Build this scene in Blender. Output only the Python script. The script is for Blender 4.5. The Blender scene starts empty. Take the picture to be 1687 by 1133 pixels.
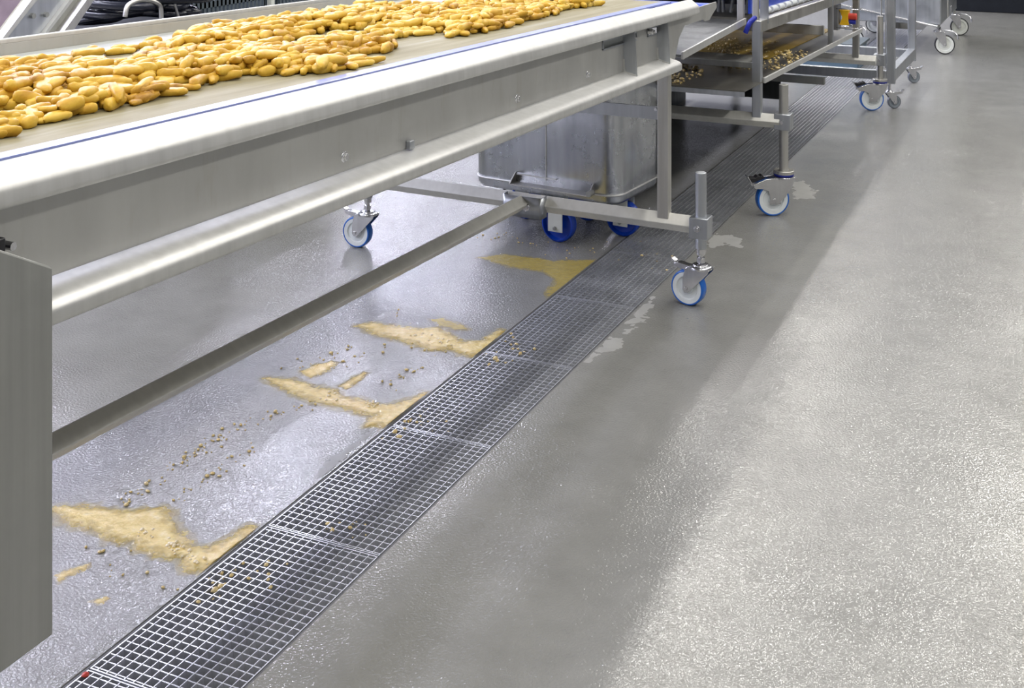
import bpy, math, random
from mathutils import Vector, Matrix, noise
random.seed(7)
sc = bpy.context.scene
COL = sc.collection
R = math.radians

# ------------------------------------------------------------------ camera
CAM_H, FPX, CXP, HORIZON, YAW = 1.57, 2051.0, 843.5, -225.0, R(25.07)
cam = bpy.data.cameras.new('camera'); camo = bpy.data.objects.new('camera', cam); COL.objects.link(camo)
cam.sensor_width = 36.0; cam.lens = FPX / 1687 * 36.0
cam.shift_y = -(566.5 - HORIZON) / 1687; cam.clip_start = 0.05; cam.clip_end = 200
camo.location = (0, 0, CAM_H); camo.rotation_euler = (R(90), 0, YAW)
sc.camera = camo
# ------------------------------------------------------------------ world, exposure
w = bpy.data.worlds.new('world'); sc.world = w; w.use_nodes = True
w.node_tree.nodes['Background'].inputs[0].default_value = (0.8, 0.85, 0.9, 1)
w.node_tree.nodes['Background'].inputs[1].default_value = 0.02
sc.view_settings.view_transform = 'Standard'; sc.view_settings.look = 'None'
sc.view_settings.gamma = 1.0; sc.view_settings.use_curve_mapping = False
sc.view_settings.exposure = -0.18
# ------------------------------------------------------------------ ceiling lamps (rows along the hall)
ROWS = [(-12.2, (0.79, 0.80, 1.0), 400), (-9.6, (0.79, 0.80, 1.0), 310), (-6.6, (0.82, 0.83, 1.0), 130), (-2.95, (1.0, 0.97, 0.92), 70), (-0.5, (1.0, 0.97, 0.91), 58), (2.4, (1.0, 0.97, 0.91), 78)]
LAMP_Y = [-1.6, 1.7, 5.0, 8.3, 11.6, 14.9]
LAMP_Z, LAMP_L, LAMP_W = 4.30, 2.6, 0.14
LAMPS = []
for rx, colr, pw in ROWS:
    for ly in LAMP_Y:
        ld = bpy.data.lights.new('lamp_light', 'AREA'); ld.shape = 'RECTANGLE'; ld.size = LAMP_W; ld.size_y = LAMP_L
        ld.energy = pw; ld.color = colr
        lo = bpy.data.objects.new('lamp_light', ld); COL.objects.link(lo); LAMPS.append((lo, rx, ly))

# ------------------------------------------------------------------ helpers
_fw = Vector((-math.sin(YAW), math.cos(YAW), 0)); _rt = Vector((math.cos(YAW), math.sin(YAW), 0)); _C = Vector((0, 0, CAM_H))
def _ray(x, y): return _fw + _rt * ((x - CXP) / FPX) - Vector((0, 0, 1)) * ((y - HORIZON) / FPX)
def onz(x, y, z=0.0): d = _ray(x, y); return _C + d * ((z - CAM_H) / d.z)
def onx(x, y, X): d = _ray(x, y); return _C + d * (X / d.x)
def ony(x, y, Y): d = _ray(x, y); return _C + d * (Y / d.y)

ORG = {}
class MB:
    def __init__(s): s.v = []; s.f = []
    def add(s, vs, fs):
        o = len(s.v); s.v += [Vector(v) for v in vs]; s.f += [tuple(i + o for i in f) for f in fs]; return s
    def box(s, a, b):
        (x0, y0, z0), (x1, y1, z1) = a, b
        return s.add([(x0,y0,z0),(x1,y0,z0),(x1,y1,z0),(x0,y1,z0),(x0,y0,z1),(x1,y0,z1),(x1,y1,z1),(x0,y1,z1)],
                     [(0,3,2,1),(4,5,6,7),(0,1,5,4),(1,2,6,5),(2,3,7,6),(3,0,4,7)])
    def cbox(s, c, d):
        return s.box([c[i]-d[i]/2 for i in range(3)], [c[i]+d[i]/2 for i in range(3)])
    def sweep(s, p0, p1, sec, upv=(0,0,1), cap=True):
        p0, p1 = Vector(p0), Vector(p1); t = (p1-p0).normalized(); u = Vector(upv)
        a = t.cross(u)
        if a.length < 1e-4: a = t.cross(Vector((0,1,0)))
        a.normalize(); b = a.cross(t).normalized(); n = len(sec); vs = []
        for p in (p0, p1):
            for (q, r) in sec: vs.append(p + a*q + b*r)
        fs = [(i, (i+1) % n, n+(i+1) % n, n+i) for i in range(n)]
        if cap: fs += [tuple(range(n-1, -1, -1)), tuple(range(n, 2*n))]
        return s.add(vs, fs)
    def bar(s, p0, p1, w_, h_, roll=0, rc=0.004):
        return s.sweep(p0, p1, rsec(w_, h_, rc, roll))
    def cyl(s, p0, p1, r, n=20, r2=None):
        r2 = r if r2 is None else r2
        p0, p1 = Vector(p0), Vector(p1); t = (p1-p0).normalized()
        a = t.orthogonal().normalized(); b = t.cross(a); vs = []
        for p, q in ((p0, r), (p1, r2)):
            for i in range(n): A = 2*math.pi*i/n; vs.append(p + a*(q*math.cos(A)) + b*(q*math.sin(A)))
        return s.add(vs, [(i, (i+1) % n, n+(i+1) % n, n+i) for i in range(n)] + [tuple(range(n-1,-1,-1)), tuple(range(n, 2*n))])
    def lathe(s, c, axis, prof, n=40):
        c = Vector(c); t = Vector(axis).normalized(); a = t.orthogonal().normalized(); b = t.cross(a); vs = []; m = len(prof)
        for i in range(n):
            A = 2*math.pi*i/n; d = a*math.cos(A)+b*math.sin(A)
            for (r, h) in prof: vs.append(c + d*r + t*h)
        fs = [(i*m+j, ((i+1) % n)*m+j, ((i+1) % n)*m+j+1, i*m+j+1) for i in range(n) for j in range(m-1)]
        return s.add(vs, fs)
    def tube(s, pts, r, n=8):
        pts = [Vector(p) for p in pts]; k = len(pts); vs = []
        t0 = (pts[1]-pts[0]).normalized(); a = t0.orthogonal().normalized()
        for i, p in enumerate(pts):
            t = (pts[min(i+1, k-1)] - pts[max(i-1, 0)]).normalized()
            a = (a - t*a.dot(t)).normalized(); b = t.cross(a)
            for j in range(n): A = 2*math.pi*j/n; vs.append(p + a*(r*math.cos(A)) + b*(r*math.sin(A)))
        fs = [(i*n+j, i*n+(j+1) % n, (i+1)*n+(j+1) % n, (i+1)*n+j) for i in range(k-1) for j in range(n)]
        fs += [tuple(range(n-1, -1, -1)), tuple(range((k-1)*n, k*n))]
        return s.add(vs, fs)
    def ribbon(s, path, closed, thick_vec):                    # path of points swept by one vector, both skins
        vs = [Vector(p) for p in path]; n = len(vs); t = Vector(thick_vec)
        al = vs + [v + t for v in vs]
        m = n if closed else n-1
        return s.add(al, [(i, (i+1) % n, n+(i+1) % n, n+i) for i in range(m)])
    def prism(s, poly, vec):                                   # closed polygon extruded along vec
        vs = [Vector(p) for p in poly]; n = len(vs); t = Vector(vec)
        return s.add(vs + [v+t for v in vs], [tuple(range(n-1, -1, -1)), tuple(range(n, 2*n))] + [(i, (i+1) % n, n+(i+1) % n, n+i) for i in range(n)])
    def sheet(s, sec, p_of, ys):                               # open section (u,w) carried along ys with p_of(u,w,y)
        n = len(sec); vs = [p_of(u, q, y) for y in ys for (u, q) in sec]
        return s.add(vs, [(k*n+i, k*n+i+1, (k+1)*n+i+1, (k+1)*n+i) for k in range(len(ys)-1) for i in range(n-1)])
    def xf(s, m):
        s.v = [m @ v for v in s.v]; return s
    def build(s, name, mat, parent=None, smooth=35, bevel=0, solid=0, kind=None):
        org = ORG.get(parent.name, Vector()) if parent else Vector()
        me = bpy.data.meshes.new(name); me.from_pydata([tuple(v-org) for v in s.v], [], s.f); me.validate(); me.update()
        import bmesh
        bm = bmesh.new(); bm.from_mesh(me); bmesh.ops.recalc_face_normals(bm, faces=bm.faces[:]); bm.to_mesh(me); bm.free()
        if smooth:
            me.shade_smooth(); me.set_sharp_from_angle(angle=R(smooth))
        me.materials.append(mat)
        o = bpy.data.objects.new(name, me); COL.objects.link(o)
        if parent: o.parent = parent; ORG[o.name] = org
        if solid:
            md = o.modifiers.new('thickness', 'SOLIDIFY'); md.thickness = solid; md.offset = 0
        if bevel:
            md = o.modifiers.new('edge', 'BEVEL'); md.width = bevel; md.segments = 2; md.limit_method = 'ANGLE'; md.angle_limit = R(40); md.harden_normals = False
        if kind: o['kind'] = kind
        return o

def rsec(w_, h_, rc=0.004, roll=0):
    pts = []
    for cx, cy, a0 in ((w_/2-rc, h_/2-rc, 0), (-w_/2+rc, h_/2-rc, 90), (-w_/2+rc, -h_/2+rc, 180), (w_/2-rc, -h_/2+rc, 270)):
        for k in (0, 45, 90): A = R(a0+k); pts.append((cx+rc*math.cos(A), cy+rc*math.sin(A)))
    c, s_ = math.cos(roll), math.sin(roll)
    return [(x*c-y*s_, x*s_+y*c) for x, y in pts]
def rounded(pts, r, n=5):                                      # round the corners of an open polyline
    out = [Vector(pts[0])]
    for i in range(1, len(pts)-1):
        p, a, b = Vector(pts[i]), Vector(pts[i-1]), Vector(pts[i+1])
        d1, d2 = (a-p), (b-p); k = min(r, d1.length*.49, d2.length*.49)
        q1, q2 = p+d1.normalized()*k, p+d2.normalized()*k
        for j in range(n+1):
            t = j/n; out.append(q1*(1-t)**2 + p*2*t*(1-t) + q2*t*t)
    out.append(Vector(pts[-1])); return [tuple(v) for v in out]
def spline(pts, n=8):
    P = [Vector(p) for p in pts]; out = []
    for i in range(len(P)-1):
        a, b, c, d = P[max(i-1, 0)], P[i], P[i+1], P[min(i+2, len(P)-1)]
        for j in range(n):
            t = j/n; out.append(0.5*((2*b)+(c-a)*t+(2*a-5*b+4*c-d)*t*t+(3*b-a-3*c+d)*t**3))
    out.append(P[-1]); return out
def tag(o, label=None, cat=None, group=None, kind=None):
    if label: o['label'] = label
    if cat: o['category'] = cat
    if group: o['group'] = group
    if kind: o['kind'] = kind
    return o
def thing(name, loc, label, cat, group=None):
    o = bpy.data.objects.new(name, None); o.empty_display_size = 0.1; COL.objects.link(o); o.location = loc
    ORG[o.name] = Vector(loc); return tag(o, label, cat, group)
def copy_tree(o, parent=None, loc=None):
    c = o.copy(); COL.objects.link(c); c.parent = parent
    if loc is not None: c.location = loc
    for ch in [x for x in bpy.data.objects if x.parent == o]: copy_tree(ch, c)
    return c

# ------------------------------------------------------------------ materials
def newmat(name):
    m = bpy.data.materials.new(name); m.use_nodes = True; nt = m.node_tree
    return m, nt, nt.nodes['Principled BSDF']
def N(nt, t, **kw):
    n = nt.nodes.new(t)
    for k, v in kw.items(): setattr(n, k, v)
    return n
def L(nt, a, b): nt.links.new(a, b)
def ramp(nt, src, stops, mode='LINEAR'):
    r = N(nt, 'ShaderNodeValToRGB'); r.color_ramp.interpolation = mode
    e = r.color_ramp.elements
    while len(e) < len(stops): e.new(0.5)
    for i, (p, c) in enumerate(stops): e[i].position = p; e[i].color = c if len(c) == 4 else (*c, 1)
    L(nt, src, r.inputs[0]); return r
def coords(nt, scale=(1,1,1), rot=(0,0,0)):
    tc = N(nt, 'ShaderNodeTexCoord'); mp = N(nt, 'ShaderNodeMapping'); mp.inputs['Scale'].default_value = scale; mp.inputs['Rotation'].default_value = rot
    L(nt, tc.outputs['Object'], mp.inputs[0]); return mp.outputs[0]
def noise_tex(nt, vec, scale, detail=3, rough=0.55):
    n = N(nt, 'ShaderNodeTexNoise'); n.inputs['Scale'].default_value = scale; n.inputs['Detail'].default_value = detail; n.inputs['Roughness'].default_value = rough
    L(nt, vec, n.inputs['Vector']); return n
def g(v): return (v, v, v)
def metal(name, c0, c1, r0, r1, streak=(40, 40, 2.0), metallic=1.0, bump=0.04, dirt=None):
    m, nt, b = newmat(name)
    v = coords(nt, streak); n = noise_tex(nt, v, 1.0, 4)
    cr = ramp(nt, n.outputs[0], [(0.3, c0), (0.7, c1)])
    v2 = coords(nt, (7, 7, 7)); n2 = noise_tex(nt, v2, 1.0, 5, 0.65)
    rr = ramp(nt, n2.outputs[0], [(0.3, g(r0)), (0.7, g(r1))])
    col = cr.outputs[0]
    if dirt:
        v3 = coords(nt, (30, 30, 7)); n3 = noise_tex(nt, v3, 1.0, 5, 0.7)
        f = ramp(nt, n3.outputs[0], [(0.55, g(0)), (0.85, g(0.5))])
        mx = N(nt, 'ShaderNodeMix', data_type='RGBA'); L(nt, f.outputs[0], mx.inputs[0]); L(nt, col, mx.inputs[6]); mx.inputs[7].default_value = (*dirt, 1); col = mx.outputs[2]
    L(nt, col, b.inputs['Base Color']); L(nt, rr.outputs[0], b.inputs['Roughness'])
    b.inputs['Metallic'].default_value = metallic
    bp = N(nt, 'ShaderNodeBump'); bp.inputs['Strength'].default_value = bump; bp.inputs['Distance'].default_value = 0.002
    L(nt, n2.outputs[0], bp.inputs['Height']); L(nt, bp.outputs[0], b.inputs['Normal'])
    return m
def plastic(name, c, r=0.4, var=0.12, scale=12, spec=0.5, sss=0):
    m, nt, b = newmat(name)
    n = noise_tex(nt, coords(nt), scale, 4)
    cr = ramp(nt, n.outputs[0], [(0.3, tuple(x*(1-var) for x in c)), (0.7, tuple(min(1, x*(1+var)) for x in c))])
    L(nt, cr.outputs[0], b.inputs['Base Color']); b.inputs['Roughness'].default_value = r
    b.inputs['Specular IOR Level'].default_value = spec
    return m

M = {}
M['steel'] = metal('brushed_steel', (0.50, 0.49, 0.46), (0.62, 0.61, 0.58), 0.32, 0.48)
M['steel_web'] = metal('side_plate_steel', (0.50, 0.50, 0.48), (0.57, 0.57, 0.55), 0.42, 0.58, streak=(3, 9, 2.2), metallic=0.8, dirt=(0.42, 0.40, 0.34))
M['steel_bar'] = metal('frame_bar_steel', (0.66, 0.655, 0.615), (0.74, 0.735, 0.695), 0.42, 0.58, metallic=0.25)
M['steel_top'] = metal('rail_steel', (0.62, 0.62, 0.605), (0.70, 0.70, 0.685), 0.46, 0.58, metallic=0.9)
M['steel_cool'] = metal('cool_steel', (0.42, 0.44, 0.47), (0.54, 0.56, 0.59), 0.30, 0.46)
M['steel_dull'] = metal('dull_plate_steel', (0.36, 0.365, 0.35), (0.44, 0.445, 0.43), 0.42, 0.6, streak=(30, 30, 1.0))
M['galv'] = metal('bin_steel', (0.42, 0.44, 0.48), (0.62, 0.64, 0.69), 0.20, 0.32, streak=(25, 25, 3), bump=0.008)
M['chrome'] = metal('zinc_plate', (0.62, 0.62, 0.64), (0.76, 0.76, 0.78), 0.16, 0.28)
M['grate'] = metal('galvanised_grate', (0.72, 0.73, 0.76), (0.84, 0.85, 0.88), 0.34, 0.48, metallic=0.92)
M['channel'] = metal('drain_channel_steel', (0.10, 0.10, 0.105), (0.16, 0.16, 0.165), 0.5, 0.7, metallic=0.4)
M['shade_sheet'] = metal('shade_sheet_steel', (0.05, 0.055, 0.055), (0.08, 0.085, 0.085), 0.45, 0.6, metallic=0.5)  # near-black, puts the shade under the tray machine into the added sheets
M['chute'] = metal('chute_steel', (0.15, 0.155, 0.165), (0.22, 0.225, 0.235), 0.30, 0.5, metallic=0.9)
M['blue_tyre'] = plastic('blue_polyurethane', (0.010, 0.125, 0.52), 0.32)
M['blue_dark'] = plastic('dark_blue_plastic', (0.01, 0.02, 0.30), 0.35)
M['blue_nylon'] = plastic('blue_nylon_wheel', (0.005, 0.05, 0.42), 0.25)
M['blue_panel'] = plastic('blue_panel', (0.02, 0.06, 0.48), 0.35)
M['white_nylon'] = plastic('white_nylon', (0.72, 0.76, 0.78), 0.4, 0.05)
M['cream_nylon'] = plastic('cream_nylon', (0.62, 0.64, 0.60), 0.45, 0.08)
M['white_plastic'] = plastic('white_slide_strip', (0.36, 0.38, 0.37), 0.35, 0.05)
M['grey_rubber'] = plastic('grey_rubber', (0.10, 0.11, 0.13), 0.5)
M['grey_hub'] = plastic('grey_hub', (0.22, 0.25, 0.28), 0.4)
M['black_rubber'] = plastic('black_rubber', (0.012, 0.012, 0.015), 0.35)
M['hose'] = plastic('black_hose', (0.008, 0.010, 0.018), 0.22)
M['crate'] = plastic('grey_crate', (0.075, 0.095, 0.11), 0.45)
M['dark'] = plastic('dark_plinth', (0.010, 0.012, 0.016), 0.8, spec=0.2)
M['yellow'] = plastic('yellow_housing', (0.72, 0.42, 0.01), 0.4, 0.05)
M['red'] = plastic('red_button', (0.55, 0.05, 0.03), 0.4, 0.05)
M['wall'] = plastic('wall_paint', (0.22, 0.225, 0.23), 0.6, 0.04, 2)
M['ceil'] = plastic('ceiling_panel', (0.72, 0.72, 0.74), 0.7, 0.03, 2)
M['mauve'] = plastic('mauve_column', (0.36, 0.28, 0.36), 0.5)
M['froth'] = plastic('pale_froth', (0.88, 0.76, 0.52), 0.2, 0.12, 90)

def m_floor():
    m, nt, b = newmat('wet_floor')
    v = coords(nt)
    big = noise_tex(nt, v, 1.1, 5, 0.6); mid = noise_tex(nt, v, 6.0, 5, 0.65); fine = noise_tex(nt, v, 60, 3)
    cr = ramp(nt, big.outputs[0], [(0.30, (0.225, 0.225, 0.212)), (0.70, (0.265, 0.265, 0.25))])
    c2 = ramp(nt, mid.outputs[0], [(0.35, g(0.90)), (0.7, g(1.04))])
    mul = N(nt, 'ShaderNodeMix', data_type='RGBA', blend_type='MULTIPLY'); mul.inputs[0].default_value = 1
    L(nt, cr.outputs[0], mul.inputs[6]); L(nt, c2.outputs[0], mul.inputs[7]); L(nt, mul.outputs[2], b.inputs['Base Color'])
    rr = ramp(nt, big.outputs[0], [(0.3, g(0.045)), (0.7, g(0.09))]); L(nt, rr.outputs[0], b.inputs['Roughness'])
    b.inputs['Specular IOR Level'].default_value = 0.70
    # orange-peel grain of the wet resin floor, stronger in some patches
    vor = noise_tex(nt, v, 150, 1.5, 0.5)
    pm = ramp(nt, noise_tex(nt, v, 1.7, 4, 0.6).outputs[0], [(0.36, g(0.65)), (0.62, g(1.0))])
    mm = N(nt, 'ShaderNodeMath', operation='MULTIPLY'); L(nt, vor.outputs[0], mm.inputs[0]); L(nt, pm.outputs[0], mm.inputs[1])
    wv = noise_tex(nt, v, 9, 2); ad = N(nt, 'ShaderNodeMath', operation='MULTIPLY_ADD'); L(nt, wv.outputs[0], ad.inputs[0]); ad.inputs[1].default_value = 0.15; L(nt, mm.outputs[0], ad.inputs[2])
    bp = N(nt, 'ShaderNodeBump'); bp.inputs['Strength'].default_value = 1.0; bp.inputs['Distance'].default_value = 0.0021
    L(nt, ad.outputs[0], bp.inputs['Height']); L(nt, bp.outputs[0], b.inputs['Normal'])
    return m
M['floor'] = m_floor()
def m_dry():
    m, nt, b = newmat('dry_floor')
    n = noise_tex(nt, coords(nt), 14, 5); cr = ramp(nt, n.outputs[0], [(0.3, (0.29, 0.29, 0.28)), (0.7, (0.35, 0.35, 0.34))])
    L(nt, cr.outputs[0], b.inputs['Base Color']); b.inputs['Roughness'].default_value = 0.5; return m
M['dry'] = m_dry()
def m_mash(name, stops, film=None):
    m, nt, b = newmat(name)
    n = noise_tex(nt, coords(nt), 30, 6, 0.65); cr = ramp(nt, n.outputs[0], stops)
    L(nt, cr.outputs[0], b.inputs['Base Color']); b.inputs['Roughness'].default_value = 0.18
    n2 = noise_tex(nt, coords(nt), 110, 4); bp = N(nt, 'ShaderNodeBump'); bp.inputs['Strength'].default_value = 0.7; bp.inputs['Distance'].default_value = 0.003
    L(nt, n2.outputs[0], bp.inputs['Height']); L(nt, bp.outputs[0], b.inputs['Normal'])
    if film:                                                    # thin runny edges let the floor show through
        at = N(nt, 'ShaderNodeAttribute'); at.attribute_name = 'depth'
        n3 = noise_tex(nt, coords(nt), 45, 5, 0.7)
        ad = N(nt, 'ShaderNodeMath', operation='MULTIPLY_ADD'); L(nt, n3.outputs[0], ad.inputs[0]); ad.inputs[1].default_value = 0.7; L(nt, at.outputs['Fac'], ad.inputs[2])
        ar = ramp(nt, ad.outputs[0], film); L(nt, ar.outputs[0], b.inputs['Alpha'])
    return m
M['spill'] = m_mash('potato_mash_spill', [(0.3, (0.62, 0.44, 0.11)), (0.55, (0.78, 0.60, 0.21)), (0.75, (0.86, 0.73, 0.36))], [(0.28, g(0.0)), (0.70, g(0.62)), (1.0, g(0.95))])
M['film'] = m_mash('thin_starch_film', [(0.3, (0.50, 0.38, 0.08)), (0.7, (0.62, 0.50, 0.15))], [(0.30, g(0.0)), (1.0, g(0.72))])
M['mash'] = m_mash('mash_crumb', [(0.3, (0.68, 0.48, 0.16)), (0.75, (0.85, 0.72, 0.42))])
def m_food():
    m, nt, b = newmat('cut_potato')
    ge = N(nt, 'ShaderNodeNewGeometry'); mp = N(nt, 'ShaderNodeMapping'); mp.inputs['Scale'].default_value = (1, .32, 1); L(nt, ge.outputs['Position'], mp.inputs[0])
    n1 = noise_tex(nt, mp.outputs[0], 26, 5, 0.65); n2 = noise_tex(nt, mp.outputs[0], 7, 2)
    ad = N(nt, 'ShaderNodeMath', operation='MULTIPLY_ADD'); L(nt, n2.outputs[0], ad.inputs[0]); ad.inputs[1].default_value = 0.55; L(nt, n1.outputs[0], ad.inputs[2])
    cr = ramp(nt, ad.outputs[0], [(0.52, (0.25, 0.115, 0.012)), (0.66, (0.45, 0.245, 0.022)), (0.84, (0.58, 0.37, 0.045)), (1.0, (0.66, 0.47, 0.11))])
    L(nt, cr.outputs[0], b.inputs['Base Color']); b.inputs['Roughness'].default_value = 0.42
    b.inputs['Specular IOR Level'].default_value = 0.25
    return m
M['food'] = m_food()
def m_belt():
    m, nt, b = newmat('starchy_belt')
    n = noise_tex(nt, coords(nt, (14, 1.0, 1)), 1.6, 5, 0.6)
    cr = ramp(nt, n.outputs[0], [(0.3, (0.17, 0.145, 0.07)), (0.55, (0.24, 0.215, 0.13)), (0.75, (0.32, 0.31, 0.25))])
    L(nt, cr.outputs[0], b.inputs['Base Color']); b.inputs['Roughness'].default_value = 0.6; b.inputs['Specular IOR Level'].default_value = 0.3; return m
M['belt'] = m_belt()
M['blue_belt'] = plastic('blue_belt', (0.24, 0.28, 0.55), 0.3, 0.15, 20)
def m_tray():
    m, nt, b = newmat('wet_tray_steel')
    n = noise_tex(nt, coords(nt), 3.0, 5, 0.6)
    cr = ramp(nt, n.outputs[0], [(0.3, (0.13, 0.125, 0.11)), (0.7, (0.22, 0.21, 0.18))]); L(nt, cr.outputs[0], b.inputs['Base Color'])
    b.inputs['Metallic'].default_value = 0.8; b.inputs['Roughness'].default_value = 0.35; return m
M['tray'] = m_tray()
M['oil'] = plastic('yellow_frying_residue', (0.36, 0.23, 0.015), 0.45, 0.25, 6)

# ------------------------------------------------------------------ the setting
DX0, DX1 = -1.785, -1.463                                       # drain slot
X0, X1, Y0, Y1 = -14.0, 6.0, -4.0, 17.0
fl = MB()
for (a, b_) in (((X0, Y0), (DX0, Y1)), ((DX1, Y0), (X1, Y1)), ((DX0, Y0), (DX1, 0.6)), ((DX0, 13.0), (DX1, Y1))):
    fl.box((a[0], a[1], -0.30), (b_[0], b_[1], 0.0))
floor = fl.build('floor', M['floor'], smooth=0); tag(floor, 'grey wet resin floor with grainy sheen', 'floor', kind='structure')
ORG[floor.name] = Vector()
o = MB().box((X0, Y0, 4.5), (X1, Y1, 4.6)).build('ceiling', M['ceil'], smooth=0); tag(o, 'pale ceiling panels of the hall', 'ceiling', kind='structure')
for nm, a, b_ in (('wall_back', (X0, Y1, 0), (X1, Y1+.2, 4.5)), ('wall_front', (X0, Y0-.2, 0), (X1, Y0, 4.5)), ('wall_left', (X0-.2, Y0, 0), (X0, Y1, 4.5)), ('wall_right', (X1, Y0, 0), (X1+.2, Y1, 4.5))):
    o = MB().box(a, b_).build(nm, M['wall'], smooth=0); tag(o, 'plain grey hall wall', 'wall', kind='structure')
for i, (lo, rx, ly) in enumerate(LAMPS):
    t = thing('ceiling_lamp', (rx, ly, LAMP_Z), 'long ceiling lamp, %s in the %s row counted from the left' % (('first', 'second', 'third', 'fourth', 'fifth', 'sixth')[i % 6], ('first', 'second', 'third', 'fourth', 'fifth', 'sixth')[i//6]), 'lamp', 'long ceiling lamps')
    MB().box((rx-.2, ly-1.34, LAMP_Z+.012), (rx+.2, ly+1.34, LAMP_Z+.2)).build('lamp_housing', M['white_plastic'], t, smooth=0)
    lo.parent = t; lo.location = (0, 0, 0)
# drain trough
dr = MB(); zb = -0.16
dr.box((DX0+.001, .6, zb-.01), (DX1-.001, 13, zb))
dr.box((DX0+.0005, .6, zb), (DX0+.006, 13, -0.0015)); dr.box((DX1-.006, .6, zb), (DX1-.0005, 13, -0.0015))
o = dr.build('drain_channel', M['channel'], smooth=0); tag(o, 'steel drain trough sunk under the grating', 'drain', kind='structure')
# ------------------------------------------------------------------ grating panels
PL, GX0, GX1 = 0.5795, -1.7765, -1.4705
def bar_mesh(name, dims):
    o = MB().cbox((0, 0, 0), dims); me = bpy.data.meshes.new(name); me.from_pydata([tuple(v) for v in o.v], [], o.f); me.materials.append(M['grate']); return me
GW = GX1-GX0; TH = 0.026
me_long = bar_mesh('long_bar', (0.0022, PL-.006, TH)); me_cross = bar_mesh('cross_bar', (GW-.004, 0.0030, TH-.002)); 
longs = [GX0+.0165+.0223*k for k in range(13)]
NC = 26; cross = [.012+.0222*k for k in range(NC)]
ordn = ['first', 'second', 'third', 'fourth', 'fifth', 'sixth', 'seventh', 'eighth', 'ninth', 'tenth', 'eleventh', 'twelfth', 'thirteenth', 'fourteenth', 'fifteenth', 'sixteenth', 'seventeenth', 'eighteenth', 'nineteenth']
for k in range(19):
    ya = 1.850 + PL*(k-1); yc = ya+PL/2
    t = thing('drain_grate', (0, yc, -TH/2-.001), 'galvanised floor drain grating panel, %s along the drain from the bottom edge' % ordn[k], 'drain grate', 'drain grating panels')
    fr = MB(); z0, z1 = -TH-.001, -.0005
    fr.box((GX0, ya+.002, z0), (GX0+.003, ya+PL-.002, z1)); fr.box((GX1-.003, ya+.002, z0), (GX1, ya+PL-.002, z1))
    fr.box((GX0+.003, ya+.002, z0), (GX1-.003, ya+.005, z1)); fr.box((GX0+.003, ya+PL-.005, z0), (GX1-.003, ya+PL-.002, z1))
    fr.build('grate_frame', M['grate'], t, smooth=0)
    if 1 <= k <= 4:
        for x in longs:
            o = bpy.data.objects.new('long_bar', me_long); COL.objects.link(o); o.parent = t; o.location = (x, 0, 0)
        for c in cross:
            o = bpy.data.objects.new('cross_bar', me_cross); COL.objects.link(o); o.parent = t; o.location = ((GX0+GX1)/2, c-PL/2, 0)
    else:
        gb = MB()
        for x in longs: gb.cbox((x, yc, -TH/2-.001), (.0022, PL-.006, TH))
        for c in cross: gb.cbox(((GX0+GX1)/2, ya+c, -TH/2-.001), (GW-.004, .003, TH-.002))
        gb.build('grate_bars', M['grate'], t, smooth=0, kind='stuff')

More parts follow.
